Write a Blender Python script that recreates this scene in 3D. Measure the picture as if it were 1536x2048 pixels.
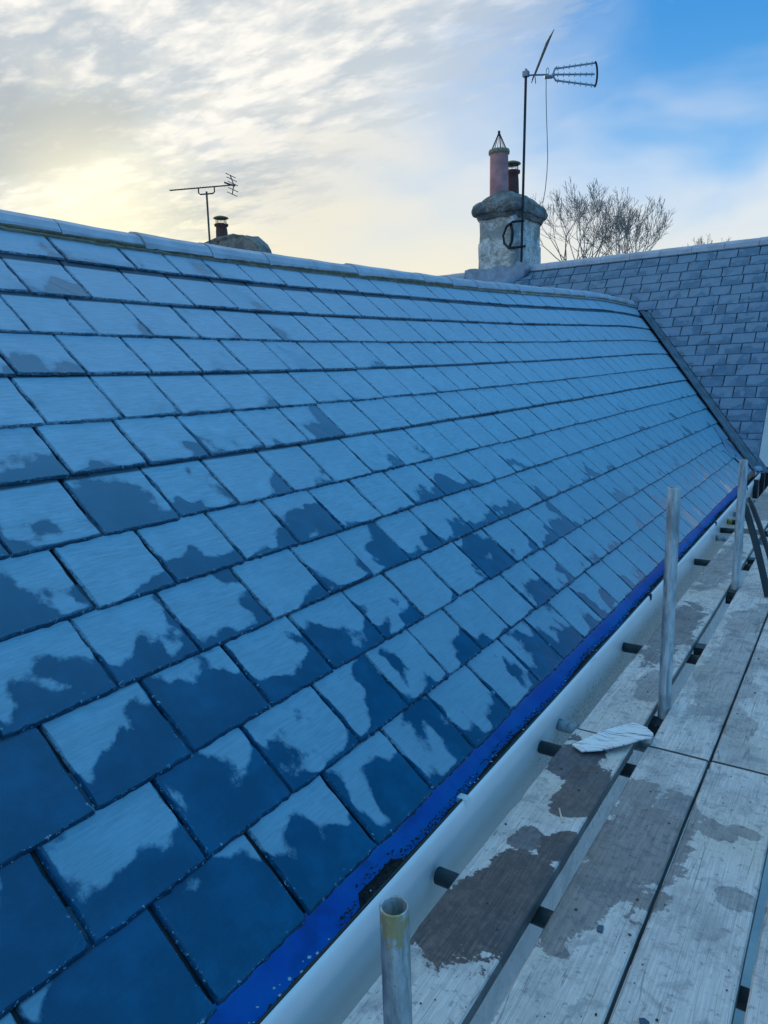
import bpy, bmesh, math, random
from mathutils import Vector, Matrix, noise
R = math.radians
scene = bpy.context.scene
for o in list(bpy.data.objects): bpy.data.objects.remove(o)
COL = scene.collection

# ------------------------------------------------------------------ camera
CAM = Vector((0, 0, 1.33))
RIGHT = Vector((0.83190911, 0.55412646, -0.02951449))
DOWN = Vector((0.07886964, -0.17071963, -0.98215803))
FWD = Vector((-0.54927845, 0.81473841, -0.18572697))
cd = bpy.data.cameras.new('camera'); cam = bpy.data.objects.new('camera', cd); COL.objects.link(cam)
m3 = Matrix((RIGHT, -DOWN, -FWD)).transposed()
cam.matrix_world = Matrix.Translation(CAM) @ m3.to_4x4()
cd.sensor_fit = 'VERTICAL'; cd.sensor_height = 36; cd.sensor_width = 27
cd.lens = 1420 / 2048 * 36; cd.clip_start = .02; cd.clip_end = 2000
scene.camera = cam
scene.render.resolution_x = 768; scene.render.resolution_y = 1024

# ------------------------------------------------------------------ node helpers
class NT:
    def __init__(s, nt): s.nt = nt; nt.nodes.clear()
    def n(s, t, **k):
        nd = s.nt.nodes.new(t)
        for a, b in k.items(): setattr(nd, a, b)
        return nd
    def put(s, sock, v):
        if v is None: return
        if isinstance(v, bpy.types.NodeSocket): s.nt.links.new(v, sock)
        else:
            if sock.type == 'RGBA' and len(v) == 3: v = (*v, 1)
            sock.default_value = v
    def m(s, op, a, b=None, c=None, clamp=False):
        nd = s.n('ShaderNodeMath', operation=op, use_clamp=clamp)
        for i, v in enumerate((a, b, c)): s.put(nd.inputs[i], v)
        return nd.outputs[0]
    def v(s, op, a, b=None, scale=None):
        nd = s.n('ShaderNodeVectorMath', operation=op)
        s.put(nd.inputs[0], a)
        if b is not None: s.put(nd.inputs[1], b)
        if scale is not None: s.put(nd.inputs['Scale'], scale)
        return nd.outputs['Value' if op in ('DISTANCE', 'DOT_PRODUCT', 'LENGTH') else 'Vector']
    def xyz(s, vec):
        nd = s.n('ShaderNodeSeparateXYZ'); s.put(nd.inputs[0], vec); return nd.outputs
    def comb(s, x, y, z):
        nd = s.n('ShaderNodeCombineXYZ')
        for i, v in enumerate((x, y, z)): s.put(nd.inputs[i], v)
        return nd.outputs[0]
    def noise(s, vec, scale, detail=4, rough=.55, dist=0, w=None, col=False):
        nd = s.n('ShaderNodeTexNoise')
        if w is not None: nd.noise_dimensions = '4D'; s.put(nd.inputs['W'], w)
        s.put(nd.inputs['Vector'], vec); nd.inputs['Scale'].default_value = scale
        nd.inputs['Detail'].default_value = detail; nd.inputs['Roughness'].default_value = rough
        nd.inputs['Distortion'].default_value = dist
        return nd.outputs['Color' if col else 'Fac']
    def step(s, x, a, b, lo=0., hi=1.):
        nd = s.n('ShaderNodeMapRange', interpolation_type='SMOOTHSTEP')
        s.put(nd.inputs[0], x)
        for i, v in zip((1, 2, 3, 4), (a, b, lo, hi)): s.put(nd.inputs[i], v)
        return nd.outputs[0]
    def mix(s, f, a, b, blend='MIX'):
        nd = s.n('ShaderNodeMix', data_type='RGBA', blend_type=blend)
        s.put(nd.inputs[0], f); s.put(nd.inputs[6], a); s.put(nd.inputs[7], b); return nd.outputs[2]
    def bump(s, h, strength=.3, dist=.01):
        nd = s.n('ShaderNodeBump'); s.put(nd.inputs['Height'], h)
        nd.inputs['Strength'].default_value = strength; nd.inputs['Distance'].default_value = dist
        return nd.outputs[0]
    def bsdf(s, col, rough=.6, metal=0., normal=None, spec=.5, coat=None, coatr=.05):
        p = s.n('ShaderNodeBsdfPrincipled')
        s.put(p.inputs['Base Color'], col); s.put(p.inputs['Roughness'], rough); s.put(p.inputs['Metallic'], metal)
        s.put(p.inputs['Specular IOR Level'], spec)
        if coat is not None: s.put(p.inputs['Coat Weight'], coat); s.put(p.inputs['Coat Roughness'], coatr)
        if normal is not None: s.put(p.inputs['Normal'], normal)
        o = s.n('ShaderNodeOutputMaterial'); s.nt.links.new(p.outputs[0], o.inputs[0]); return p
def mat(name):
    m = bpy.data.materials.new(name); m.use_nodes = True; return m, NT(m.node_tree)

# ------------------------------------------------------------------ world: clear winter sky, cloud deck on the sun's side
SUN_AZ, SUN_EL = -54.0, 11.0           # degrees, azimuth from +Y towards +X
world = bpy.data.worlds.new('World'); scene.world = world; world.use_nodes = True
w = NT(world.node_tree)
tc = w.n('ShaderNodeTexCoord').outputs['Generated']
d = w.v('NORMALIZE', tc)
dx, dy, dz = w.xyz(d)
sky = w.n('ShaderNodeTexSky', sky_type='NISHITA'); sky.sun_disc = False
sky.sun_elevation = R(SUN_EL); sky.sun_rotation = R(SUN_AZ)
nish = w.v('SCALE', sky.outputs[0], scale=.12)
sd = Vector((math.sin(R(SUN_AZ)) * math.cos(R(SUN_EL)), math.cos(R(SUN_AZ)) * math.cos(R(SUN_EL)), math.sin(R(SUN_EL))))
cs = w.v('DOT_PRODUCT', d, tuple(sd))                      # cosine to the sun
el = w.m('MULTIPLY', w.m('ARCSINE', dz), 57.2958)
soft = w.noise(w.comb(dx, dy, w.m('MULTIPLY', dz, 2.2)), 2.9, 4, .5, .4)
soft2 = w.noise(w.comb(dx, dy, w.m('MULTIPLY', dz, 3.0)), 5.0, 4, .5)
ang = w.m('MULTIPLY', w.m('ARCCOSINE', w.m('MINIMUM', cs, .99999)), 57.2958)   # degrees from the sun
# blue gets purer with height and with distance from the sun
blue = w.mix(w.step(el, 6, 26), (.135, .40, .72), (.010, .205, .55))
blue = w.mix(w.step(el, 30, 62), blue, (.19, .56, .88))  # overhead sky out of view brightened, added to raise the ambient light
clear = w.mix(.12, blue, nish)
wob = w.m('MULTIPLY', w.m('SUBTRACT', soft, .5), 26)
hz = w.m('ADD', w.m('SUBTRACT', el, w.m('MULTIPLY', w.step(ang, 20, 62), -3.0)), wob)
veil_el = w.m('MULTIPLY', w.step(hz, 11., 22., 1., 0.), w.step(ang, 50, 100, 1., .45))                     # pale veil low down
veil_sun = w.step(w.m('ADD', ang, wob), 19, 42, 1., 0.)
veil = w.m('MAXIMUM', veil_el, w.m('MULTIPLY', veil_sun, .93), clamp=True)
veilcol = w.mix(w.step(ang, 10, 40), (.64, .61, .52), (.54, .60, .67))
veilcol = w.mix(w.step(el, 5, 15), w.mix(w.step(ang, 15, 85), (.70, .65, .50), (.44, .57, .72)), veilcol)
base = w.mix(w.m('MULTIPLY', veil, w.step(soft2, .2, .6, .82, 1.)), clear, veilcol)
glow = w.step(ang, 0, 14, 1., 0.)
base = w.mix(w.m('MULTIPLY', glow, .75), base, (.90, .84, .60))
# cloud deck, projected on a level sheet so it recedes to the horizon
iz = w.m('DIVIDE', 1., w.m('ADD', w.m('MAXIMUM', dz, .0), .06))
px, py = w.m('MULTIPLY', dx, iz), w.m('MULTIPLY', dy, iz)
P = w.comb(px, py, 0)
n1 = w.noise(P, .9, 8, .62, .35)
nr = w.n('ShaderNodeMapping'); w.put(nr.inputs[0], P); nr.inputs['Rotation'].default_value = (0, 0, R(28)); nr.inputs['Scale'].default_value = (1.0, 1.9, 1)
n2 = w.noise(nr.outputs[0], 3.4, 9, .68, .15)
n3 = w.noise(nr.outputs[0], .75, 4, .5, .2)
edge = w.m('ADD', w.m('ADD', py, w.m('MULTIPLY', px, .46)), w.m('MULTIPLY', w.m('SUBTRACT', n2, .5), 1.9))
edge = w.m('ADD', edge, w.m('MULTIPLY', w.m('SUBTRACT', n1, .5), 1.2))
cover = w.m('MULTIPLY', w.step(edge, .95, 1.75, 1., 0.), w.step(w.m('ADD', px, w.m('MULTIPLY', n1, .8)), -.25, .35, 1., 0.))
cover = w.m('MULTIPLY', cover, w.step(w.m('ADD', n2, w.m('MULTIPLY', n1, .6)), .54, .80, .35, 1.))
vor = w.n('ShaderNodeTexVoronoi', feature='SMOOTH_F1'); w.put(vor.inputs['Vector'], w.v('ADD', nr.outputs[0], w.v('SCALE', w.noise(nr.outputs[0], 3.0, 4, .6, col=True), scale=.55))); vor.inputs['Scale'].default_value = 5.5; vor.inputs['Smoothness'].default_value = .6
puff = w.m('SUBTRACT', .5, vor.outputs['Distance'])
shade = w.step(w.m('ADD', w.m('ADD', w.m('MULTIPLY', n2, .55), w.m('MULTIPLY', n3, .65)), w.m('MULTIPLY', puff, .32)), .52, .80)
cloudcol = w.mix(shade, (.41, .46, .50), (.76, .735, .68))
dark = w.m('MULTIPLY', w.step(px, -2.3, -1.35, 1., 0.), w.step(n3, .36, .58, .75, .1))
cloudcol = w.mix(dark, cloudcol, (.24, .28, .32))
col = w.mix(cover, base, cloudcol)
col = w.mix(w.m('MULTIPLY', w.step(ang, 0, 11, 1., 0.), .7), col, (.98, .90, .62))
bg = w.n('ShaderNodeBackground'); w.put(bg.inputs[0], col); bg.inputs[1].default_value = 1.0
wo = w.n('ShaderNodeOutputWorld'); w.nt.links.new(bg.outputs[0], wo.inputs[0])
world.cycles.sampling_method = 'MANUAL'; world.cycles.sample_map_resolution = 1024

sl = bpy.data.lights.new('sun', 'SUN'); sl.energy = .8; sl.angle = R(14); sl.color = (1, .93, .8)
so = bpy.data.objects.new('sun', sl); COL.objects.link(so); so.rotation_euler = (-sd).to_track_quat('-Z', 'Y').to_euler()
vs = scene.view_settings; vs.view_transform = 'Standard'; vs.look = 'None'; vs.exposure = .45; vs.gamma = 1; vs.use_curve_mapping = False

# ------------------------------------------------------------------ mesh helpers
class MB:
    def __init__(s): s.v = []; s.f = []; s.uv = None
    def quad_strip_rings(s, rings, closed=True, caps=(False, False)):
        b = len(s.v); n = len(rings[0])
        for r in rings: s.v += [tuple(p) for p in r]
        for i in range(len(rings) - 1):
            for j in range(n if closed else n - 1):
                k = (j + 1) % n
                s.f.append((b + i * n + j, b + i * n + k, b + (i + 1) * n + k, b + (i + 1) * n + j))
        if caps[0]: s.f.append(tuple(b + j for j in reversed(range(n))))
        if caps[1]: s.f.append(tuple(b + (len(rings) - 1) * n + j for j in range(n)))
    def box(s, lo, hi, M=None):
        b = len(s.v)
        for z in (lo[2], hi[2]):
            for x, y in ((lo[0], lo[1]), (hi[0], lo[1]), (hi[0], hi[1]), (lo[0], hi[1])):
                p = Vector((x, y, z)); p = M @ p if M else p; s.v.append(tuple(p))
        s.f += [tuple(b + i for i in q) for q in ((3, 2, 1, 0), (4, 5, 6, 7), (0, 1, 5, 4), (1, 2, 6, 5), (2, 3, 7, 6), (3, 0, 4, 7))]
    def tube(s, pts, r, n=8, caps=True, r2=None):
        pts = [Vector(p) for p in pts]; rings = []
        t0 = (pts[1] - pts[0]).normalized()
        a = t0.orthogonal().normalized()
        for i, p in enumerate(pts):
            t = (pts[min(i + 1, len(pts) - 1)] - pts[max(i - 1, 0)]).normalized()
            a = (a - t * a.dot(t)).normalized(); c = t.cross(a)
            rr = r if r2 is None else r + (r2 - r) * i / (len(pts) - 1)
            rings.append([p + a * rr * math.cos(2 * math.pi * j / n) + c * rr * math.sin(2 * math.pi * j / n) for j in range(n)])
        s.quad_strip_rings(rings, True, (caps, caps))
    def lathe(s, c, prof, n=24, caps=(False, False)):
        s.quad_strip_rings([[(c[0] + r * math.cos(2 * math.pi * j / n), c[1] + r * math.sin(2 * math.pi * j / n), c[2] + z) for j in range(n)] for r, z in prof], True, caps)
    def build(s, name, m, parent=None, smooth=False, kind=None):
        me = bpy.data.meshes.new(name); me.from_pydata(s.v, [], s.f)
        if smooth: me.polygons.foreach_set('use_smooth', [True] * len(me.polygons))
        me.materials.append(m); me.update()
        o = bpy.data.objects.new(name, me); COL.objects.link(o)
        if parent: o.parent = parent
        if kind: o['kind'] = kind
        return o
def tag(o, label, cat, group=None, kind=None):
    if label: o['label'] = label
    if cat: o['category'] = cat
    if group: o['group'] = group
    if kind: o['kind'] = kind
    return o
def empty(name, loc=(0, 0, 0)):
    o = bpy.data.objects.new(name, None); o.location = loc; o.empty_display_size = .2; COL.objects.link(o); return o
def own(o, parent):            # parent keeping world place (parents are unrotated empties)
    o.parent = parent; o.matrix_parent_inverse = parent.matrix_world.inverted() if parent.type != 'EMPTY' else Matrix.Translation(-parent.location)
    return o

# ------------------------------------------------------------------ materials
def geo(t): return t.n('ShaderNodeNewGeometry')
def slate_mat(name, dry, wet, wetness, hscale, tone=1.):
    m, t = mat(name)
    g = geo(t); P = g.outputs['Position']
    uv = t.n('ShaderNodeUVMap'); uv.uv_map = 'face'
    U, V, _ = t.xyz(uv.outputs[0])
    oi = t.n('ShaderNodeObjectInfo').outputs['Random']; ri = g.outputs['Random Per Island']
    rnd = t.m('FRACT', t.m('ADD', t.m('MULTIPLY', oi, 7.31), t.m('MULTIPLY', ri, 3.7)))
    rnd2 = t.m('FRACT', t.m('MULTIPLY', rnd, 17.13))
    X, Y, Z = t.xyz(P)
    big = t.noise(P, 4.6, 2, .5, .3, w=t.m('MULTIPLY', rnd, 40))
    fine = t.noise(P, 16, 6, .66, .2, w=t.m('MULTIPLY', rnd, 40))
    nn = t.m('ADD', t.m('MULTIPLY', t.m('SUBTRACT', big, .5), 3.4), t.m('MULTIPLY', t.m('SUBTRACT', fine, .5), .75))
    tilt = t.m('ADD', t.m('MULTIPLY', t.m('SUBTRACT', .5, V), .72), t.m('MULTIPLY', t.m('SUBTRACT', U, .5), t.m('MULTIPLY', t.m('SUBTRACT', rnd2, .25), .9)))
    edgew = t.m('MAXIMUM', t.step(U, .0, .07, 1, 0), t.step(t.m('SUBTRACT', 1, U), 0, .05, .8, 0))
    edgew = t.m('MAXIMUM', edgew, t.step(V, 0, .08, .8, 0))
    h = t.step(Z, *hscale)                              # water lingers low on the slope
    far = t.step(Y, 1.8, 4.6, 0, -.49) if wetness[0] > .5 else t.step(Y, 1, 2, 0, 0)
    W = t.m('ADD', t.m('ADD', nn, tilt), t.m('ADD', t.m('MULTIPLY', h, wetness[0]), wetness[1]))
    W = t.m('ADD', W, t.m('ADD', far, t.m('MULTIPLY', edgew, .38)))
    W = t.m('ADD', W, t.m('MULTIPLY', t.m('SUBTRACT', rnd, .5), .5))
    W = t.m('ADD', W, t.m('MULTIPLY', t.step(Y, .6, 1.8, .35, 0), h))
    wm = t.step(W, -.05, .11)
    damp = t.m('MAXIMUM', t.m('MULTIPLY', t.step(W, -.38, 0), .30), t.m('MULTIPLY', h, .55 if wetness[0] > .5 else .0))  # damp halo, plus weaker sky reflection of low rows painted as darkening
    damp = t.m('ADD', damp, t.m('MULTIPLY', t.step(t.noise(P, 1.3, 4, .6), .42, .7), .14))
    mp = t.n('ShaderNodeMapping'); t.put(mp.inputs[0], uv.outputs[0]); mp.inputs['Rotation'].default_value = (0, 0, R(38)); mp.inputs['Scale'].default_value = (1.2, 9, 1)
    grain = t.noise(mp.outputs[0], 3.5, 6, .65, .4, w=t.m('MULTIPLY', rnd, 60))
    cl = t.noise(P, 9, 5, .6)
    spk = t.noise(P, 160, 2, .6)
    dcol = t.mix(t.step(grain, .3, .72), tuple(c * .78 for c in dry), tuple(min(1, c * 1.17) for c in dry))
    dcol = t.mix(t.m('MULTIPLY', t.step(cl, .47, .7), .5), dcol, tuple(min(1, c * 1.3) for c in dry))
    dcol = t.mix(t.m('MULTIPLY', rnd2, .22), dcol, (dry[0] * 1.25, dry[1] * .93, dry[2] * .92))
    dcol = t.mix(t.step(spk, .68, .76, 0, .5), dcol, tuple(min(1, c * 1.9) for c in dry))
    if wetness[0] > .5: dcol = t.mix(t.m('MULTIPLY', t.step(Z, .7, 2.0), .75), dcol, t.mix(t.step(grain, .3, .72), (.27, .40, .53), (.36, .49, .62)))  # grazing sky reflection of the upper rows painted in as paler colour
    dcol = t.mix(damp, dcol, tuple(a * .45 + b * .55 for a, b in zip(dry, wet)))
    wcol = t.mix(t.step(cl, .4, .7), wet, tuple(c * 1.35 + .002 for c in wet))
    if wetness[0] > .5:
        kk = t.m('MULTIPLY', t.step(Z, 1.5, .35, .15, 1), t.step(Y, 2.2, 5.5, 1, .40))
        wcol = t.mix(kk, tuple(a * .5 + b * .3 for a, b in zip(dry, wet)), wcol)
    wcol = t.mix(t.step(spk, .75, .8, 0, .25), wcol, dry)
    c = t.mix(wm, dcol, wcol)
    # broken, dressed rim of every slate painted dark, with the shade of the joints
    ez = t.m('ADD', t.m('MINIMUM', t.m('MINIMUM', t.m('MULTIPLY', U, 1.2), t.m('MULTIPLY', t.m('SUBTRACT', 1, U), 1.2)), V), t.m('MULTIPLY', t.m('SUBTRACT', t.noise(P, 80, 4, .75), .5), .09))
    c = t.mix(t.step(ez, .008, .030, .75, 0), c, tuple(x * .45 for x in wet))
    c = t.mix(t.m('MULTIPLY', t.step(ez, .02, .06, 1, 0), t.step(t.noise(P, 95, 3, .7), .6, .68, 0, .7)), c, tuple(min(1, x * 1.25) for x in dry))
    c = t.mix(t.step(V, .985, 1.03, 0, .9), c, tuple(x * .35 for x in wet))      # lapped part never dries; contact shade of the lap painted in too
    rough = t.m('ADD', t.m('MULTIPLY', wm, -.30), t.m('ADD', .47, t.m('MULTIPLY', grain, .12)))
    hgt = t.m('ADD', t.m('MULTIPLY', grain, t.m('SUBTRACT', 1., t.m('MULTIPLY', wm, .75))), t.m('MULTIPLY', spk, .12))
    hgt = t.m('ADD', hgt, t.m('MULTIPLY', t.noise(P, 7, 3, .5), 1.1))
    t.bsdf(c, rough, normal=t.bump(hgt, .55, .0045), spec=t.m('SUBTRACT', .38, t.m('MULTIPLY', wm, .16)))
    return m
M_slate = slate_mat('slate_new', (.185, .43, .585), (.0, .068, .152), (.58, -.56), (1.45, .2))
M_slate2 = slate_mat('slate_old', (.135, .235, .345), (.082, .150, .235), (.3, -.10), (2.0, .3))

def simple(name, col, rough=.6, metal=0., nscale=8, var=.25, bump=.2, spec=.5, stretch=None, coat=None):
    m, t = mat(name); P = geo(t).outputs['Position']
    if stretch:
        mp = t.n('ShaderNodeMapping'); t.put(mp.inputs[0], P); mp.inputs['Scale'].default_value = stretch; P = mp.outputs[0]
    a = t.noise(P, nscale, 6, .65, .3); b = t.noise(P, nscale * 7, 4, .6)
    c = t.mix(t.step(a, .3, .7), tuple(x * (1 - var) for x in col), tuple(min(1, x * (1 + var * .6)) for x in col))
    c = t.mix(t.step(b, .62, .75, 0, var), c, tuple(x * .35 for x in col))
    t.bsdf(c, rough, metal, normal=t.bump(t.m('ADD', a, t.m('MULTIPLY', b, .4)), bump, .006), spec=spec, coat=coat)
    return m
M_felt = simple('roof_felt', (.02, .026, .035), .9)
M_ridge = simple('ridge_clay', (.40, .46, .56), .5, nscale=5, var=.22, bump=.3)
M_lead = simple('lead', (.18, .30, .44), .42, .25, nscale=6, var=.3, bump=.5)
M_leadv = simple('valley_lead', (.075, .14, .21), .5, .2, nscale=7, var=.4, bump=.5)
M_dark = simple('dark_metal', (.018, .03, .045), .45, .5, var=.3)
M_alu = simple('aerial_metal', (.24, .34, .44), .45, .6, var=.25)
M_alud = simple('aerial_dull', (.10, .10, .09), .6, .2, var=.25)
M_ground = simple('grass', (.05, .08, .03), .95, nscale=.6, var=.4)
M_yard = simple('pale_concrete', (.46, .47, .47), .9, nscale=1.2, var=.2)
M_bark = simple('bark', (.24, .23, .23), .95, nscale=20, var=.3)
M_pot = simple('terracotta', (.50, .26, .28), .8, nscale=5, var=.3, bump=.3)
M_pot2 = simple('terracotta_dark', (.12, .06, .06), .85, nscale=6, var=.3)
M_rim = simple('lichen_clay', (.28, .27, .19), .9, nscale=30, var=.4)
M_black = simple('black_strip', (.008, .011, .016), .35, nscale=10, var=.3)
M_cable = simple('cable', (.20, .21, .23), .5)
M_moss = simple('gutter_grit', (.07, .065, .055), .95, nscale=90, var=.7, bump=.6)

def mortar_mat():
    m, t = mat('mortar'); P = geo(t).outputs['Position']
    a = t.noise(P, 12, 6, .7); b = t.noise(P, 90, 4, .7)
    c = t.mix(t.step(a, .35, .7), (.15, .165, .13), (.30, .29, .22)); c = t.mix(t.step(b, .55, .75, 0, .6), c, (.5, .52, .5))
    t.bsdf(c, .95, normal=t.bump(t.m('ADD', a, b), .7, .008)); return m
M_mortar = mortar_mat()
def white_mat():
    m, t = mat('white_paint'); g = geo(t); P = g.outputs['Position']; X, Y, Z = t.xyz(P)
    a = t.noise(P, 3, 5, .6); b = t.noise(P, 120, 3, .7); k = t.noise(P, 14, 5, .7)
    low = t.step(t.m('ADD', Z, t.m('MULTIPLY', k, .06)), -.10, .06, 1, 0)       # soil splash on the lower face
    fary = t.step(Y, 1.8, 2.8, .15, 1)
    c = t.mix(t.step(a, .3, .7), (.74, .78, .82), (.82, .85, .87))
    sp = t.m('MULTIPLY', t.step(t.m('ADD', b, t.m('MULTIPLY', t.m('MULTIPLY', low, fary), .20)), .70, .76), .7)
    c = t.mix(t.m('MULTIPLY', low, t.m('MULTIPLY', fary, .25)), c, (.30, .27, .24))
    c = t.mix(sp, c, (.13, .12, .11))
    t.bsdf(c, .42, normal=t.bump(t.m('ADD', t.m('MULTIPLY', a, .5), t.m('MULTIPLY', k, .2)), .25, .01)); return m
M_white = white_mat()
def blue_mat():
    m, t = mat('gutter_blue'); P = geo(t).outputs['Position']
    a = t.noise(P, 3.5, 4, .6); b = t.noise(P, 26, 5, .6)
    c = t.mix(t.step(a, .35, .68), (.0, .21, .86), (.005, .32, .97)); c = t.mix(t.step(b, .60, .76, 0, .4), c, (.0, .07, .3)); c = t.mix(t.step(t.noise(P, 6, 4, .6), .52, .70, 0, .45), c, (.0, .10, .36))
    t.bsdf(c, .5, normal=t.bump(b, .2, .003), spec=.4); return m
M_blue = blue_mat()
def render_mat(name, a1, a2, lichen, speck):
    m, t = mat(name); P = geo(t).outputs['Position']
    a = t.noise(P, 3.2, 7, .65, .4); b = t.noise(P, 34, 5, .7); l = t.noise(P, 7, 6, .7, .6); X, Y, Z = t.xyz(P)
    c = t.mix(t.step(a, .42, .58), a1, a2)
    c = t.mix(t.step(l, .52, .62, 0, lichen[1]), c, lichen[0])
    c = t.mix(t.step(t.m('ADD', b, t.m('MULTIPLY', a, .35)), .72, .84, 0, .85), c, speck)
    t.bsdf(c, .95, normal=t.bump(t.m('ADD', a, t.m('MULTIPLY', b, .7)), .8, .03)); return m
M_stack = render_mat('limewashed_stack', (.36, .39, .40), (.78, .82, .82), ((.26, .25, .16), .6), (.07, .08, .08))
M_cap = render_mat('weathered_cement', (.12, .14, .155), (.27, .29, .30), ((.17, .135, .06), .85), (.05, .055, .06))
M_farst = render_mat('far_stack', (.15, .16, .16), (.28, .29, .28), ((.30, .29, .22), .6), (.06, .06, .05))
M_wall = render_mat('white_render', (.66, .70, .73), (.80, .82, .83), ((.52, .54, .54), .5), (.5, .5, .5))

def steel_mat(name, marks):
    m, t = mat(name); P = geo(t).outputs['Position']
    mp = t.n('ShaderNodeMapping'); t.put(mp.inputs[0], P); mp.inputs['Scale'].default_value = (1, 1, .18)
    a = t.noise(mp.outputs[0], 34, 6, .65, .4); b = t.noise(P, 150, 3, .6); big = t.noise(P, 7, 3, .5)
    c = t.mix(t.step(a, .32, .68), (.17, .22, .25), (.50, .58, .62))
    c = t.mix(t.step(b, .66, .72, 0, .7), c, (.06, .06, .06))
    c = t.mix(t.step(big, .52, .7, 0, .5), c, (.16, .20, .23))
    r = .42
    for (pos, rad, mc, k) in marks:
        dd = t.v('DISTANCE', t.v('MULTIPLY', P, (1, 1, rad[1])), tuple(x * q for x, q in zip(pos, (1, 1, rad[1]))))
        c = t.mix(t.step(t.m('ADD', dd, t.m('MULTIPLY', t.m('SUBTRACT', t.noise(P, 60, 4, .7), .5), rad[0] * 3.2)), rad[0] * 1.1, rad[0] * .5, 0, k), c, mc)
    t.bsdf(c, t.m('ADD', .38, t.m('MULTIPLY', a, .25)), .55, normal=t.bump(t.m('ADD', a, b), .25, .003)); return m
M_tubeF = steel_mat('galvanised_front', [((-.555, .81, .47), (.035, .8), (.36, .30, .10), .75)])
M_tubeM = steel_mat('galvanised_mid', [((-.566, 2.85, .62), (.018, .22), (.45, .03, .06), .85)])
M_tube = steel_mat('galvanised', [])
M_tubed = simple('painted_tube', (.035, .055, .065), .5, .3, nscale=14, var=.5)
M_tubey = simple('yellow_tube', (.40, .27, .03), .6, nscale=30, var=.5)

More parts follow.
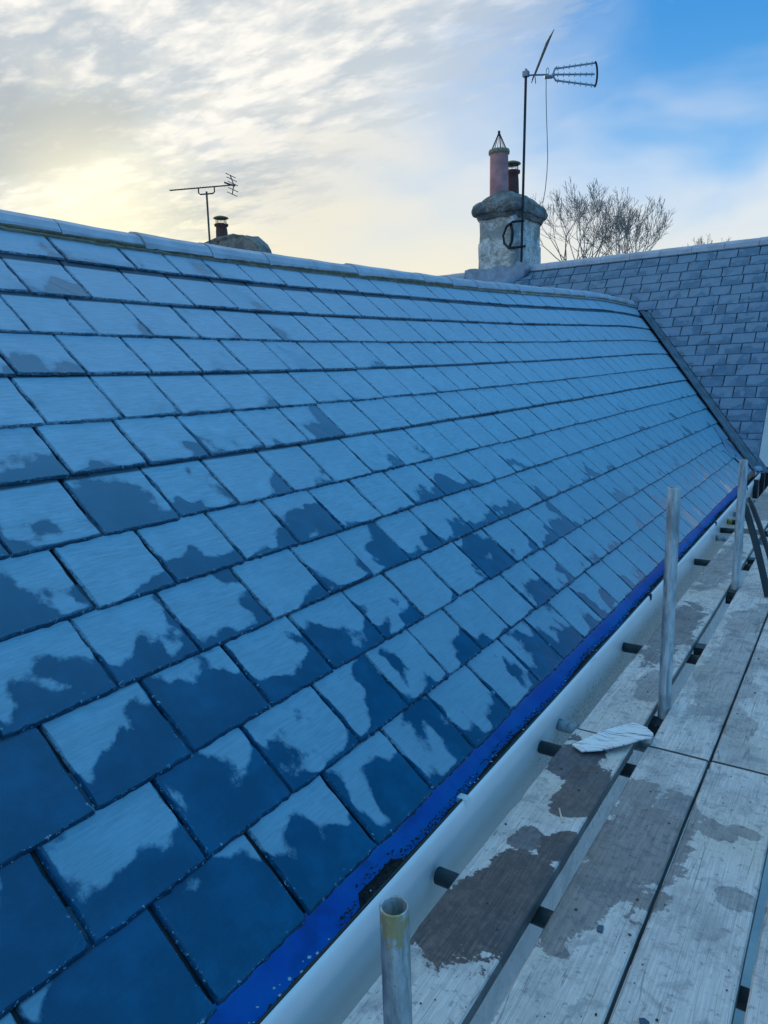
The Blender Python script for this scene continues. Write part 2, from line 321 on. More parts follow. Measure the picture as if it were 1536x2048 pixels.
def board_mat():
    m, t = mat('scaffold_board'); g = geo(t); P = g.outputs['Position']
    oi = t.n('ShaderNodeObjectInfo').outputs['Random']
    off = t.comb(t.m('MULTIPLY', oi, 13.), t.m('MULTIPLY', oi, 37.), 0.); Q = t.v('ADD', P, off)
    def st(sc): 
        mp = t.n('ShaderNodeMapping'); t.put(mp.inputs[0], Q); mp.inputs['Scale'].default_value = sc; return mp.outputs[0]
    gr = t.noise(st((22, .8, 22)), 9, 7, .68, .5); gr2 = t.noise(st((60, 2.2, 60)), 4, 5, .7, .2)
    dirt = t.noise(Q, 3.3, 7, .68, .3); sp = t.noise(Q, 42, 5, .72); spf = t.noise(Q, 130, 3, .7)
    warm = t.noise(Q, 1.6, 3, .5)
    c = t.mix(t.step(gr, .3, .7), (.50, .465, .455), (.75, .70, .675))
    c = t.mix(t.step(warm, .5, .7, 0, .55), c, (.60, .53, .45))
    c = t.mix(t.step(gr2, .50, .80, 0, .30), c, (.30, .285, .30))
    c = t.mix(t.step(dirt, .46, .68, 0, .6), c, (.31, .30, .31))
    c = t.mix(t.step(sp, .55, .66, 0, .6), c, (.17, .165, .18))
    c = t.mix(t.step(t.m('ADD', spf, t.m('MULTIPLY', dirt, .2)), .74, .80, 0, .5), c, (.12, .115, .12))
    ln = t.noise(st((9, .22, 9)), 3.0, 2, .5); crack = t.m('ABSOLUTE', t.m('SUBTRACT', ln, .5))
    c = t.mix(t.step(crack, .0015, .006, .5, 0), c, (.08, .075, .08))
    bl1 = t.noise(Q, 11, 6, .72, .6); c = t.mix(t.step(bl1, .50, .64, 0, .6), c, (.27, .265, .285)); c = t.mix(t.step(bl1, .36, .26, 0, .4), c, (.82, .81, .82))
    yb = t.noise(t.v('ADD', Q, (4.1, 2.2, 0)), 2.4, 4, .6)
    c = t.mix(t.step(yb, .70, .74, 0, .5), c, (.42, .36, .16))
    X, Y, Z = t.xyz(P)
    # damp patches: (x, y, radius across, radius along, strength, brown?)
    bl = [(-.73, 1.36, .13, .15, 1, 1), (-.66, 1.55, .095, .13, 1, 1), (-.625, 1.77, .05, .08, 1, 1), (-.715, 1.76, .05, .055, .9, 0),
          (-.65, 2.06, .068, .16, .95, 1), (-.74, 2.26, .085, .15, 1, 0), (-.50, 1.62, .075, .17, .95, 1), (-.43, 1.86, .135, .24, .95, 1), (-.38, 2.10, .07, .10, .8, 0),
          (-.50, 2.08, .06, .16, .8, 1), (-.24, 2.07, .06, .055, .8, 0), (-.19, 2.10, .06, .035, .8, 0), (-.17, 1.80, .055, .04, .7, 0),
          (-.73, 3.75, .11, .50, .75, 0), (-.66, 3.0, .06, .16, .5, 0), (-.40, 3.3, .12, .55, .5, 0), (-.30, 2.8, .07, .12, .5, 1),
          (-.42, 4.05, .1, .22, .6, 0), (-.72, 5.2, .1, .7, .5, 1), (-.30, 4.4, .09, .4, .5, 0), (-.65, 7.5, .3, .9, .6, 1), (.05, 1.1, .08, .12, .6, 0), (.1, 3.4, .1, .4, .5, 0)]
    wn = t.m('ADD', t.m('MULTIPLY', t.m('SUBTRACT', t.noise(P, 6.5, 6, .66, .6), .5), 2.3), t.m('MULTIPLY', t.m('SUBTRACT', t.noise(P, 45, 4, .65), .5), .45))
    wet = 0.; brown = 0.
    for x, y, rx, ry, k, br in bl:
        dd = t.v('LENGTH', t.v('MULTIPLY', t.v('SUBTRACT', P, (x, y, 0)), (1 / rx, 1 / ry, 0)))
        q = t.step(t.m('ADD', dd, wn), 1.05, .97, 0, k)
        wet = q if wet == 0. else t.m('MAXIMUM', wet, q)
        if br: brown = q if brown == 0. else t.m('MAXIMUM', brown, q)
    wc = t.mix(t.step(gr, .35, .65), (.06, .065, .08), (.125, .12, .14))
    wb = t.mix(t.step(t.m('ADD', t.m('MULTIPLY', gr, .5), t.m('MULTIPLY', dirt, .5)), .40, .58), (.028, .025, .032), (.14, .10, .088))
    wc = t.mix(t.m('MULTIPLY', brown, t.step(dirt, .35, .6, .5, 1)), wc, wb)
    wc = t.mix(t.step(t.m('ADD', sp, t.m('MULTIPLY', bl1, .5)), .62, .85, 0, .6), wc, (.03, .03, .038)); wc = t.mix(t.step(bl1, .42, .30, 0, .35), wc, (.20, .18, .18))
    nearg = t.step(X, -.62, -.50, 1, .72)
    c = t.mix(t.m('MULTIPLY', wet, t.m('MULTIPLY', nearg, .96)), c, wc)
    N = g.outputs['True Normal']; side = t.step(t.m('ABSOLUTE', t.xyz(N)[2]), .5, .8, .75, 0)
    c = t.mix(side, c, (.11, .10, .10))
    rough = t.m('SUBTRACT', .86, t.m('MULTIPLY', wet, .35))
    hh = t.m('ADD', t.m('ADD', gr, t.m('MULTIPLY', gr2, .6)), t.m('ADD', t.m('MULTIPLY', sp, .6), t.m('MULTIPLY', spf, .3)))
    t.bsdf(c, rough, normal=t.bump(hh, .45, .004)); return m
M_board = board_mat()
def offcut_mat():
    m, t = mat('offcut'); P = geo(t).outputs['Position']
    mp = t.n('ShaderNodeMapping'); t.put(mp.inputs[0], P); mp.inputs['Rotation'].default_value = (0, 0, R(-52)); mp.inputs['Scale'].default_value = (3, 30, 3)
    a = t.noise(mp.outputs[0], 3, 6, .7, .6); b = t.noise(P, 6, 3, .5)
    c = t.mix(t.step(t.m('ADD', a, t.m('MULTIPLY', b, .25)), .62, .72, 0, .85), (.78, .80, .82), (.12, .14, .18))
    t.bsdf(c, .5, normal=t.bump(a, .2, .002)); return m
M_offcut = offcut_mat()

# ------------------------------------------------------------------ ground
gd = MB(); gd.v = [(-600, -600, -5.2), (600, -600, -5.2), (600, 900, -5.2), (-600, 900, -5.2)]; gd.f = [(0, 1, 2, 3)]
tag(gd.build('ground', M_ground), None, None, kind='structure')
yd = MB(); yd.v = [(-30, -30, -5.19), (14, -30, -5.19), (14, 40, -5.19), (-30, 40, -5.19)]; yd.f = [(0, 1, 2, 3)]
tag(yd.build('yard', M_yard), None, None, kind='structure')  # unseen pale ground, added to bounce light up under the boards

# ------------------------------------------------------------------ roof surfaces
TH = [(-3, 41), (2.6, 41), (4, 41.9), (5, 42.8), (6.2, 43.8), (8, 46), (9.5, 47.8), (13, 48.2)]
def theta(u):
    for (a, x), (b, y) in zip(TH, TH[1:]):
        if u <= b: return R(x + (y - x) * max(0, u - a) / (b - a))
    return R(TH[-1][1])
def E1(u): return Vector((-.955 - .0085 * (u - 1), u, .15))
def S1(u, s):
    t = sum(theta(u + k) for k in (-.5, -.25, 0, .25, .5)) / 5
    return E1(u) + s * Vector((-math.cos(t), 0, math.sin(t)))
T2 = R(48)
A2 = Vector((-.99, 9.22, .17))
def S2(x, s): return Vector((x, A2.y + s * math.cos(T2), A2.z + s * math.sin(T2)))
VSUM = 8.23                         # the valley runs along x + y = VSUM
def slate_mesh(name, wd, ln, gauge, rng, m, chip=1., detail=1., t=.0092):
    nb, ns = int(15 * detail) + 2, int(9 * detail) + 1
    out = []
    def jit(a): return (rng.random() - .5) * 2 * a * chip
    skew = jit(.0015)
    for i in range(nb): x = -wd / 2 + wd * i / (nb - 1); out.append([x, jit(.0022) - (abs(jit(.004)) if rng.random() < .15 else 0), 0, 1])
    out[0][1] += rng.random() * .005 * chip; out[-1][1] += rng.random() * .005 * chip
    for i in range(1, ns + 1): y = ln * i / ns; out.append([wd / 2 - abs(jit(.0026)) + skew, y, 1, 0])
    for i in range(0, ns): y = ln * (ns - i) / ns; out.append([-wd / 2 + abs(jit(.0026)) + skew, y, -1, 0])
    n = len(out); low = [(x, y, 0) for x, y, _, _ in out]; top = []
    for x, y, sx, sb in out:
        b1 = .0035 + rng.random() * .005 * chip
        top.append((x - (sx if sx else (1 if x > wd / 2 - .004 else -1 if x < -wd / 2 + .004 else 0)) * b1, y + (b1 if (sb or y < .001) else 0) - (.004 if y > ln - .001 else 0), t + jit(.0006)))
    mb = MB(); mb.quad_strip_rings([low, top], True, (False, True))
    me = bpy.data.meshes.new(name); me.from_pydata(mb.v, [], mb.f); me.materials.append(m)
    uvl = me.uv_layers.new(name='face')
    for lp in me.loops:
        p = me.vertices[lp.vertex_index].co; uvl.data[lp.index].uv = (p.x / wd + .5, p.y / gauge)
    me.update(); return me
def clip(me, Mx, sgn, off):
    """cut the slate along the valley; None when nothing is left"""
    ds = [sgn * ((Mx @ v.co).x + (Mx @ v.co).y - VSUM - off) for v in me.vertices]
    if min(ds) > 0: return me
    if max(ds) <= .01: return None
    inv = Mx.inverted(); c = inv @ Vector((0, VSUM + off, 0)); nrm = (Mx.to_3x3().transposed() @ Vector((sgn, sgn, 0))).normalized()
    me2 = me.copy(); bm = bmesh.new(); bm.from_mesh(me2)
    r = bmesh.ops.bisect_plane(bm, geom=bm.verts[:] + bm.edges[:] + bm.faces[:], plane_co=c, plane_no=nrm, clear_inner=True)
    bm.to_mesh(me2); nf = len(bm.faces); bm.free()
    return me2 if nf else None
def px_of(p):
    q = p - CAM; z = q.dot(FWD)
    if z < .05: return None
    return 768 + 1420 * q.dot(RIGHT) / z, 1024 + 1420 * q.dot(DOWN) / z, z
def place_slates(items, parent, limit, m, stuffname):
    """items: (mesh, matrix). The largest in view become parts, the others one joined part."""
    sc = []
    for me, Mx in items:
        q = px_of(Mx @ Vector((0, .1, 0)))
        if q is None: s = -1
        else:
            inside = -90 < q[0] < 1620 and 380 < q[1] < 2200
            s = (1 if inside else .05) / q[2] ** 2
        sc.append(s)
    order = sorted(range(len(items)), key=lambda i: -sc[i])
    for i in order[:limit]:
        o = bpy.data.objects.new('slate', items[i][0]); COL.objects.link(o); o.parent = parent; o.matrix_local = items[i][1]
    rest = order[limit:]
    if rest:
        v, f, uvs = [], [], []
        for i in rest:
            me, Mx = items[i]; b = len(v)
            v += [tuple(Mx @ x.co) for x in me.vertices]; L = me.uv_layers['face'].data
            for p in me.polygons:
                f.append(tuple(b + k for k in p.vertices)); uvs += [tuple(L[k].uv) for k in p.loop_indices]
        me = bpy.data.meshes.new(stuffname); me.from_pydata(v, [], f); me.materials.append(m)
        ul = me.uv_layers.new(name='face')
        for k, q in enumerate(uvs): ul.data[k].uv = q
        o = bpy.data.objects.new(stuffname, me); COL.objects.link(o); o.parent = parent; o['kind'] = 'stuff'

# ---- the near house
house = empty('house', (0, 0, 0)); tag(house, 'long low house with wet blue-grey slate roof and white gutter beside the scaffold boards', 'house')
HL = -1.6
deck = MB(); rows = []
us = [HL + i * .5 for i in range(int((11.2 - HL) / .5) + 1)]
NS = 12
for u in us:
    r = []
    for j in range(NS + 1):
        s = -.0 + 2.93 * j / NS
        p = S1(u, s)
        if p.x + p.y > VSUM: p = None
        r.append(p)
    rows.append(r)
# deck as grid clipped at the valley: build full then bisect
full = MB(); rings = [[S1(u, 2.93 * j / NS) for j in range(NS + 1)] for u in us + [11.7, 12.2]]
full.quad_strip_rings(rings, False)
dk = full.build('slate_roof', M_felt, house)
bm = bmesh.new(); bm.from_mesh(dk.data)
bmesh.ops.bisect_plane(bm, geom=bm.verts[:] + bm.edges[:] + bm.faces[:], plane_co=(0, VSUM, 0), plane_no=(1, 1, 0), clear_outer=True)
for f in bm.faces: f.normal_update()
bm.to_mesh(dk.data); bm.free()
rng = random.Random(5)
rowS = [-.012, .22, .441, .675, .902, 1.13, 1.375, 1.602, 1.845, 2.08, 2.33, 2.60]
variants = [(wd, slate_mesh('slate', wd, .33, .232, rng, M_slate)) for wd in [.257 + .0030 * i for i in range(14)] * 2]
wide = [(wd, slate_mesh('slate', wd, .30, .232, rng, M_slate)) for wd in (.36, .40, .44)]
items = []
phase0 = [.738, 1.045]
for k, s in enumerate(rowS):
    u = 1.615 - .2805 * 12 + (.14 if k % 2 else 0) + rng.uniform(-.02, .02)
    while u < 11.4:
        wv, me = rng.choice(variants)
        lf = .003 if rng.random() < .06 else 0.
        if rng.random() < .09 or (k == 11 and rng.random() < .5): wv, me = rng.choice(wide if k == 11 else variants[-6:])
        uc = u + wv / 2
        drift = (uc - 1.615 - (.14 if k % 2 else 0)) / .2805
        if k < 11: u += wv + max(.0015, min(.0042, .003 + .12 * ((round(drift - .5) + 1) * .2805 + 1.615 + (.14 if k % 2 else 0) - u - wv)))
        else: u += wv + .005
        o = S1(uc, s + rng.uniform(-.003, .003)); a = (S1(uc + .14, s) - S1(uc - .14, s)).normalized(); b = (S1(uc, s + .1) - S1(uc, s)).normalized()
        n = a.cross(b).normalized(); b = n.cross(a)
        lift = .0125 + lf + rng.uniform(0, .0018); slope = -(.0095 + lf + rng.uniform(0, .001)) / .232
        Mx = Matrix((a, b, n)).transposed().to_4x4(); Mx.translation = o + n * lift
        Mx = Mx @ Matrix.Rotation(slope, 4, 'X') @ Matrix.Rotation(rng.uniform(-.009, .009), 4, 'Z') @ Matrix.Rotation(rng.uniform(-.006, .006), 4, 'Y')
        if k == 11: Mx = Mx @ Matrix.Diagonal((1, .92, 1, 1))
        c = clip(me, Mx, -1, -.075)
        if c is None: continue
        items.append((c, Mx))
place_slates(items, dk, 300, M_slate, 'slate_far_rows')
# back slope (hidden from here) and underside body
bk = MB(); bk.quad_strip_rings([[S1(u, 2.93), S1(u, 2.93) + Vector((-2.2, 0, -1.95))] for u in us], False)
own(bk.build('back_slope', M_felt), house)
# ridge: half round tiles bedded on mortar
def ridge_frame(u):
    return S1(u, 2.925) + Vector((-.008, 0, -.060))
L = .452; u = HL; i = 0; rng = random.Random(9)
while u < 11.02:
    ue = min(u + L, 11.06)
    dz = rng.uniform(-.004, .004); dr = rng.uniform(-.002, .002)
    mb = MB(); rings = []; inner = []
    for q in (0, .5, 1):
        uu = u + .0025 + (ue - u - .005) * q; c = ridge_frame(uu) + Vector((.012, 0, -.034 + dz + (.0025 if q == 0 else 0)))
        rad = .112 + dr + (.0025 if q == 0 else 0)
        prof = []
        for a in range(-1, 10):
            an = R(a * 180 / 8)
            if a < 0: prof.append(c + Vector((rad + .008 * (-a) , 0, -.006 * (-a) * 1.0 + .012)))
            elif a > 8: prof.append(c + Vector((-rad - .008 * (a - 8), 0, -.017 * (a - 8) + .012)))
            else: prof.append(c + Vector((rad * math.cos(an), 0, .012 + rad * .92 * math.sin(an))))
        rings.append(prof); inner.append([p + (c - p) * .13 for p in prof])
    loop = [r1 + r2[::-1] for r1, r2 in zip(rings, inner)]
    mb.quad_strip_rings(loop, True, (True, True))
    mb.build('ridge_tile', M_ridge, dk, smooth=False)
    u += L; i += 1
mo = MB(); rr = []
u = HL
while u < 11.05:
    c = ridge_frame(u); nz = noise.noise(Vector((u * 6, 1, 0))) * .006; nz2 = noise.noise(Vector((u * 23, 5, 0))) * .006
    b = S1(u, 2.775 + nz + nz2); nrm = Vector((.68, 0, .73))
    rr.append([c + Vector((.06, 0, .04)), c + Vector((.108, 0, .022 + nz * .4)), c + Vector((.128 + nz2 * .5, 0, -.012)), c.lerp(b, .85) + nrm * (.032 + nz2), b + nrm * (.026), b + nrm * .006])
    u += .03
mo.quad_strip_rings(rr, False); mo.build('mortar_bed', M_mortar, dk, smooth=True)
# wall below the eaves and gable ends
def gx(y): return -.903 - .0073 * (y - .8)
wl = MB()
wr = []
for y in (HL + .1, 9.3): x = gx(y) - .026; wr.append([(x, y, -5.2), (x, y, -.10)])
wl.quad_strip_rings(wr, False)
b = len(wl.v); wl.v += [(gx(9.3) - .026, 9.3, -5.2), (-5.2, 9.3, -5.2), (-5.2, 9.3, .1), (gx(9.3) - .026, 9.3, -.1)]; wl.f.append((b, b + 1, b + 2, b + 3))
b = len(wl.v); y = HL + .1; wl.v += [(gx(y) - .026, y, -5.2), (-5.2, y, -5.2), (-5.2, y, .1), (-3.1, y, 2.02), (gx(y) - .08, y, .1)]; wl.f.append((b, b + 1, b + 2, b + 3, b + 4))
wl.build('wall', M_wall, house)
# gutter: swept profile, white outside
gu = MB(); outer = [(-.006, .0), (.0, .003), (.004, .0), (.009, -.015), (.0095, -.035), (.005, -.06), (-.001, -.09), (-.005, -.13), (-.010, -.17), (-.015, -.21), (-.020, -.25), (-.0245, -.36)]
rings = []
y = HL
while y < 10.05:
    x = gx(y); w1 = noise.noise(Vector((y * 1.3, 3, 0))) * .002
    rings.append([(x + a + w1, y, .068 + b) for a, b in outer]); y += .1
gu.quad_strip_rings(rings, False); gutter = gu.build('gutter', M_white, house, smooth=True)
gi = MB(); rings = []; inn = [(-.004, .0), (-.009, -.02), (-.018, -.036), (-.035, -.043), (-.07, -.036), (-.10, -.018), (-.13, .008), (-.15, .05)]
y = HL
while y < 9.25: rings.append([(gx(y) + a, y, .068 + b) for a, b in inn]); y += .1
gi.quad_strip_rings(rings, False); gi.build('gutter_lining', M_blue, gutter, smooth=True)
rb = MB(); pts = []; y = HL
while y < 9.9:
    pts.append((gx(y) - .004, y, .0715 + noise.noise(Vector((y * 4, 9, 0))) * .001)); y += .1
rb.tube(pts, .0042, 6); rb.build('gutter_rim', M_black, gutter)
for yy in (2.95, 5.95, 8.9):
    un = MB(); un.quad_strip_rings([[(gx(y) + a + .0026 + w_, y, .068 + b) for a, b in outer[2:9]] for y, w_ in ((yy, -.003), (yy + .002, 0), (yy + .075, 0), (yy + .077, -.003))], False); un.build('gutter_union', M_white, gutter, smooth=True)
# outlet notch bracket seen on the gutter lip
for yy in (1.74, 4.05, 6.3, 8.3):
    k = MB(); k.box((gx(yy) - .02, yy - .013, .043), (gx(yy) + .0125, yy + .013, .076)); k.build('gutter_bracket', M_dark if yy > 1.8 else M_white, gutter)
# lead valley
def VP(s): # point of the valley line at rise s
    h = s * math.cos(T2); return Vector((A2.x - h, A2.y + h, A2.z + s * math.sin(T2)))
vl = MB(); rings = []
d1 = Vector((-math.cos(T2), 0, math.sin(T2)))
for i in range(0, 33):
    s = -.06 + 2.74 * i / 32
    p = VP(s); wv = .004 * math.sin(i * 1.7)
    a1 = Vector((.0, -1, 0)); a2 = Vector((1, 0, 0))                  # level directions on roof 1 and on roof 2
    n1 = Vector((math.sin(T2), 0, math.cos(T2))); nn2 = Vector((0, -math.sin(T2), math.cos(T2)))
    rings.append([p + a1 * .16 + n1 * .006, p + a1 * .045 + n1 * (.007), p + a1 * .03 + n1 * .016 , p + Vector((.010 + wv, -.010 + wv, .040)), p + a2 * .022 + nn2 * .022, p + a2 * .04 + nn2 * .006, p + a2 * .13 + nn2 * .004])
vl.quad_strip_rings(rings, False); own(vl.build('valley_lead', M_leadv, smooth=True), house)
# lead skirt at the foot of the valley
sk = MB(); pts = []
g = [[S1(9.22 - .42 * (1 - i / 5), .02 + j * .08 * (1 + i * .2)) + Vector((.67, 0, .74)) * (.024 + .004 * math.sin(i * 2 + j)) for j in range(5)] for i in range(6)]
sk.quad_strip_rings(g, False); own(sk.build('lead_skirt', M_lead, smooth=True), house)
hole = MB(); hole.lathe((-.955, 9.18, .17), [(.0, .03), (.03, .028), (.05, .01), (.055, -.02)], 10); own(hole.build('lead_dressing', M_lead, smooth=True), house)

# ---- debris in the gutter
rng = random.Random(3)
db = MB()
def pebble(mb, c, r, rng, flat=.6):
    b = len(mb.v); a0 = rng.random() * 6
    for k, (zz, rr) in enumerate(((-.5 * flat, .6), (.2 * flat, 1.0))):
        for j in range(5):
            an = a0 + j * 1.2566 + rng.uniform(-.25, .25); q = r * rr * rng.uniform(.7, 1.25)
            mb.v.append((c[0] + q * math.cos(an), c[1] + q * math.sin(an), c[2] + zz * r * 1.4))
    mb.v.append((c[0] + rng.uniform(-.3, .3) * r, c[1], c[2] + .75 * r * flat))
    for j in range(5):
        k = (j + 1) % 5; mb.f.append((b + j, b + k, b + 5 + k, b + 5 + j)); mb.f.append((b + 5 + j, b + 5 + k, b + 10))
rings = []
y = HL
while y < 10.0:
    x = gx(y); hN = noise.noise(Vector((y * 2.1, 0, 4))); wd = .052 + .024 * hN + .010 * noise.noise(Vector((y * 9, 2, 4)))
    k = .35 if y < 1.15 else 1.
    k *= min(1, .75 + .12 * y / 3); wd = max(.006, wd * k) if y < 9 else .07
    if 1.28 < y < 1.46: wd += .028
    rings.append([(x - .005, y, .060 + .006 * hN * k), (x - wd * .5, y, .052 + .01 * hN), (x - wd, y, .034), (x - wd - .012, y, .016)]); y += .03
db.quad_strip_rings(rings, False)
for _ in range(3600):
    y = 9.9 * rng.random() ** 1.25 + .3; x = gx(y)
    hN = noise.noise(Vector((y * 2.1, 0, 4))); wd = .056 + .024 * hN
    if y < 1.15: wd *= .4
    if 1.28 < y < 1.46: wd += .028
    q = rng.random() ** 1.3 * .92
    pebble(db, (x - .006 - q * wd * 1.05, y, .060 - .020 * q * q + rng.uniform(-.003, .004)), rng.uniform(.0015, .0042), rng)
tag(db.build('gutter_debris', M_moss), 'dark grit and slate crumbs lying along the outer lip inside the gutter', 'debris', kind='stuff')
fl = MB()
for _ in range(170):
    y = rng.uniform(2.4, 8.5) if rng.random() < .8 else rng.uniform(.6, 2.4); x = gx(y); pebble(fl, (x - rng.uniform(.008, .04), y, .062), rng.uniform(.0015, .005), rng, .25)
tag(fl.build('paint_flakes', M_white), 'pale flakes scattered over the dark grit in the gutter', 'flakes', kind='stuff')

# ---- the house beyond, slope facing us
house2 = empty('house', (0, 0, 0)); tag(house2, 'taller house behind with small dull slates, meeting the near roof at a leaded valley', 'house')
X0, X1 = -9.5, -.965
RS = 3.86                         # slope length to the ridge
f2 = MB(); f2.v = [S2(X0, 0), S2(X1, 0), S2(X1, RS + .02), S2(X0, RS + .02)]; f2.v = [tuple(p) for p in f2.v]; f2.f = [(0, 1, 2, 3)]
dk2 = f2.build('slate_roof', M_felt, house2)
bm = bmesh.new(); bm.from_mesh(dk2.data)
bmesh.ops.bisect_plane(bm, geom=bm.verts[:] + bm.edges[:] + bm.faces[:], plane_co=(0, VSUM, 0), plane_no=(1, 1, 0), clear_inner=True)
# beyond the near ridge the slope carries on down behind it
bm.to_mesh(dk2.data); bm.free()
ext = MB(); ext.v = [tuple(S2(X0, 1.2)), tuple(S2(-3.02, 1.2)), tuple(S2(-3.02, RS + .02)), tuple(S2(X0, RS + .02))]; ext.v = [(x, y + .0, z - .012) for x, y, z in ext.v]; ext.f = [(0, 1, 2, 3)]
b = len(ext.v); ext.v += [(x, y, z - .006) for x, y, z in (tuple(S2(-3.02, 2.66)), tuple(S2(-2.5, 2.66)), tuple(S2(-2.5, RS)), tuple(S2(-3.02, RS)))]; ext.f.append((b, b + 1, b + 2, b + 3))
own(ext.build('slate_slope_behind', M_felt), house2)
rng = random.Random(21)
var2 = [(wd, slate_mesh('slate', wd, .27, .185, rng, M_slate2, chip=.6, detail=.5, t=.007)) for wd in [.25 + .003 * i for i in range(10)]]
big2 = [(wd, slate_mesh('slate', wd, .43, .375, rng, M_slate2, chip=.6, detail=.5, t=.007)) for wd in (.27, .30)]
short2 = [(wd, slate_mesh('slate', wd, .20, .10, rng, M_slate2, chip=.6, detail=.5, t=.007)) for wd in (.25, .28)]
rows2 = [(.03, big2, .375), (.405, short2, .09)] + [(.491 + .1835 * n, var2, .1835) for n in range(19)]
items2 = []
for k, (s, vv, gg) in enumerate(rows2):
    x = X1 - .004 - (0 if k % 2 else .0)
    first = True
    while x > X0:
        wv, me = rng.choice(vv)
        Mx0 = Matrix((Vector((1, 0, 0)), Vector((0, math.cos(T2), math.sin(T2))), Vector((0, -math.sin(T2), math.cos(T2))))).transposed().to_4x4()
        sx = 1.
        if first and k % 2: sx = .55
        if rng.random() < .04: sx *= .6
        x -= wv * sx / 2
        Mx = Mx0.copy(); Mx.translation = S2(x, s + rng.uniform(-.002, .002)) + Vector((0, -math.sin(T2), math.cos(T2))) * (.0095 + rng.uniform(0, .0022))
        Mx = Mx @ Matrix.Rotation(-(.0076) / gg * .95, 4, 'X') @ Matrix.Rotation(rng.uniform(-.005, .005), 4, 'Z') @ Matrix.Diagonal((sx, 1 if s < 3.6 else .9 if s < 3.7 else .3, 1, 1))
        x -= wv * sx / 2 + .0045; first = False
        if s >= 2.64: c = me
        elif x > -2.98:
            c = clip(me, Mx, 1, .075)
            if c is None: continue
        else:
            c = me
            if s < 1.9: continue
        items2.append((c, Mx))
place_slates(items2, dk2, 300, M_slate2, 'slate_upper_rows')
# ridge of the house beyond
rng = random.Random(4)
x = X1 + .02
while x > X0 + .4:
    if -5.80 < x - .2 < -5.10: x -= .45; continue
    mb = MB(); rings = []
    for q in (0, 1):
        c = S2(x - .003 - .444 * q, RS + .03) + Vector((0, .03, -.022)); rad = .090 + (.004 if q else 0)
        prof = [c + Vector((0, -rad * math.cos(R(a * 22.5)), rad * math.sin(R(a * 22.5)))) for a in range(0, 9)]
        prof = [prof[0] + Vector((0, -.004, -.022))] + prof + [prof[-1] + Vector((0, .02, -.045))]
        rings.append(prof + [p + (c - p) * .15 for p in prof[::-1]])
    mb.quad_strip_rings(rings, True, (True, True)); mb.build('ridge_tile', M_ridge, dk2); x -= .45
# walls of it
wl = MB(); yb = A2.y + RS * math.cos(T2)
gw = X1 - .03
wl.v = [(gw, 9.33, -5.2), (gw, 14.9, -5.2), (gw, 14.9, .2), (gw, yb, S2(0, RS).z - .05), (gw, 9.33, .22)]; wl.f = [(0, 1, 2, 3, 4)]
b = len(wl.v); wl.v += [(X0, 9.36, -5.2), (gw, 9.36, -5.2), (gw, 9.36, .2), (X0, 9.36, .2)]; wl.f.append((b, b + 1, b + 2, b + 3))
b = len(wl.v); wl.v += [(X0, 14.9, -5.2), (gw, 14.9, -5.2), (gw, 14.9, .2), (X0, 14.9, .2)]; wl.f.append((b + 3, b + 2, b + 1, b))
own(wl.build('wall', M_wall), house2)
bs = MB(); bs.v = [tuple(S2(X0, RS)), tuple(S2(X1, RS)), (X1, 15.0, .1), (X0, 15.0, .1)]; bs.f = [(0, 1, 2, 3)]; own(bs.build('back_slope', M_felt), house2)
# timber posts / brackets at the far end of the eaves wall
for k, yy in enumerate((8.9, 9.55, 10.1)):
    p = MB(); p.box((gx(yy) + .0, yy, -.25), (gx(yy) + .05, yy + .09, .07)); own(p.build('downpipe_bracket', M_dark), house2)

# ---- chimney on the ridge of the house beyond
def ringrect(x0, x1, y0, y1, z, off, rad, rng, n=10, amp=.012):
    pts = []
    x0 -= off; x1 += off; y0 -= off; y1 += off
    per = [(x0, y0), (x1, y0), (x1, y1), (x0, y1)]
    for i in range(4):
        a = Vector((*per[i], 0)); b_ = Vector((*per[(i + 1) % 4], 0))
        for j in range(n):
            q = j / n; p = a.lerp(b_, q)
            dcr = min(q, 1 - q) * (b_ - a).length
            if dcr < rad: p += (Vector(((x0 + x1) / 2, (y0 + y1) / 2, 0)) - p).normalized() * (rad - dcr) ** 2 / rad * .55
            nz = noise.noise(Vector((p.x * 3.1, p.y * 3.1, z * 3.1 + 7))) * amp * 2 + noise.noise(Vector((p.x * 11, p.y * 11, z * 11))) * amp
            c = Vector(((x0 + x1) / 2, (y0 + y1) / 2, 0)); p += (p - c).normalized() * nz
            pts.append((p.x, p.y, z + noise.noise(Vector((p.x * 4, p.y * 4, z))) * amp * 1.2))
    return pts
rng = random.Random(2)
cx0, cx1, cy0, cy1 = -5.78, -5.07, 11.72, 12.88
st = MB(); zs = [2.3, 2.7, 3.0, 3.12, 3.25, 3.38, 3.5, 3.55, 3.56, 3.7, 3.82, 3.9, 3.96]
st.quad_strip_rings([ringrect(cx0, cx1, cy0, cy1, z, (.02 if z < 3.15 else .012 if z < 3.56 else 0), .07, rng, 14) for z in zs], True, (False, True))
chim = own(st.build('chimney', M_stack, smooth=True), house2)
cp = MB(); prof = [(3.93, -.02), (3.935, .025), (3.97, .04), (4.01, .045), (4.02, .085), (4.05, .10), (4.10, .108), (4.16, .10), (4.20, .075), (4.24, .02), (4.27, -.02), (4.31, -.06), (4.345, -.12), (4.38, -.16), (4.40, -.22), (4.43, -.28)]
cp.quad_strip_rings([ringrect(cx0, cx1, cy0, cy1, z, o, .16, rng, 26, .030) for z, o in prof], True, (True, True)); cp.build('chimney_cap', M_cap, chim)
pt = MB(); pt.lathe((-5.525, 12.05, 4.33), [(.162, 0), (.160, .3), (.155, .70), (.158, .72)], 24); pt.build('chimney_pot', M_pot, chim, smooth=True)
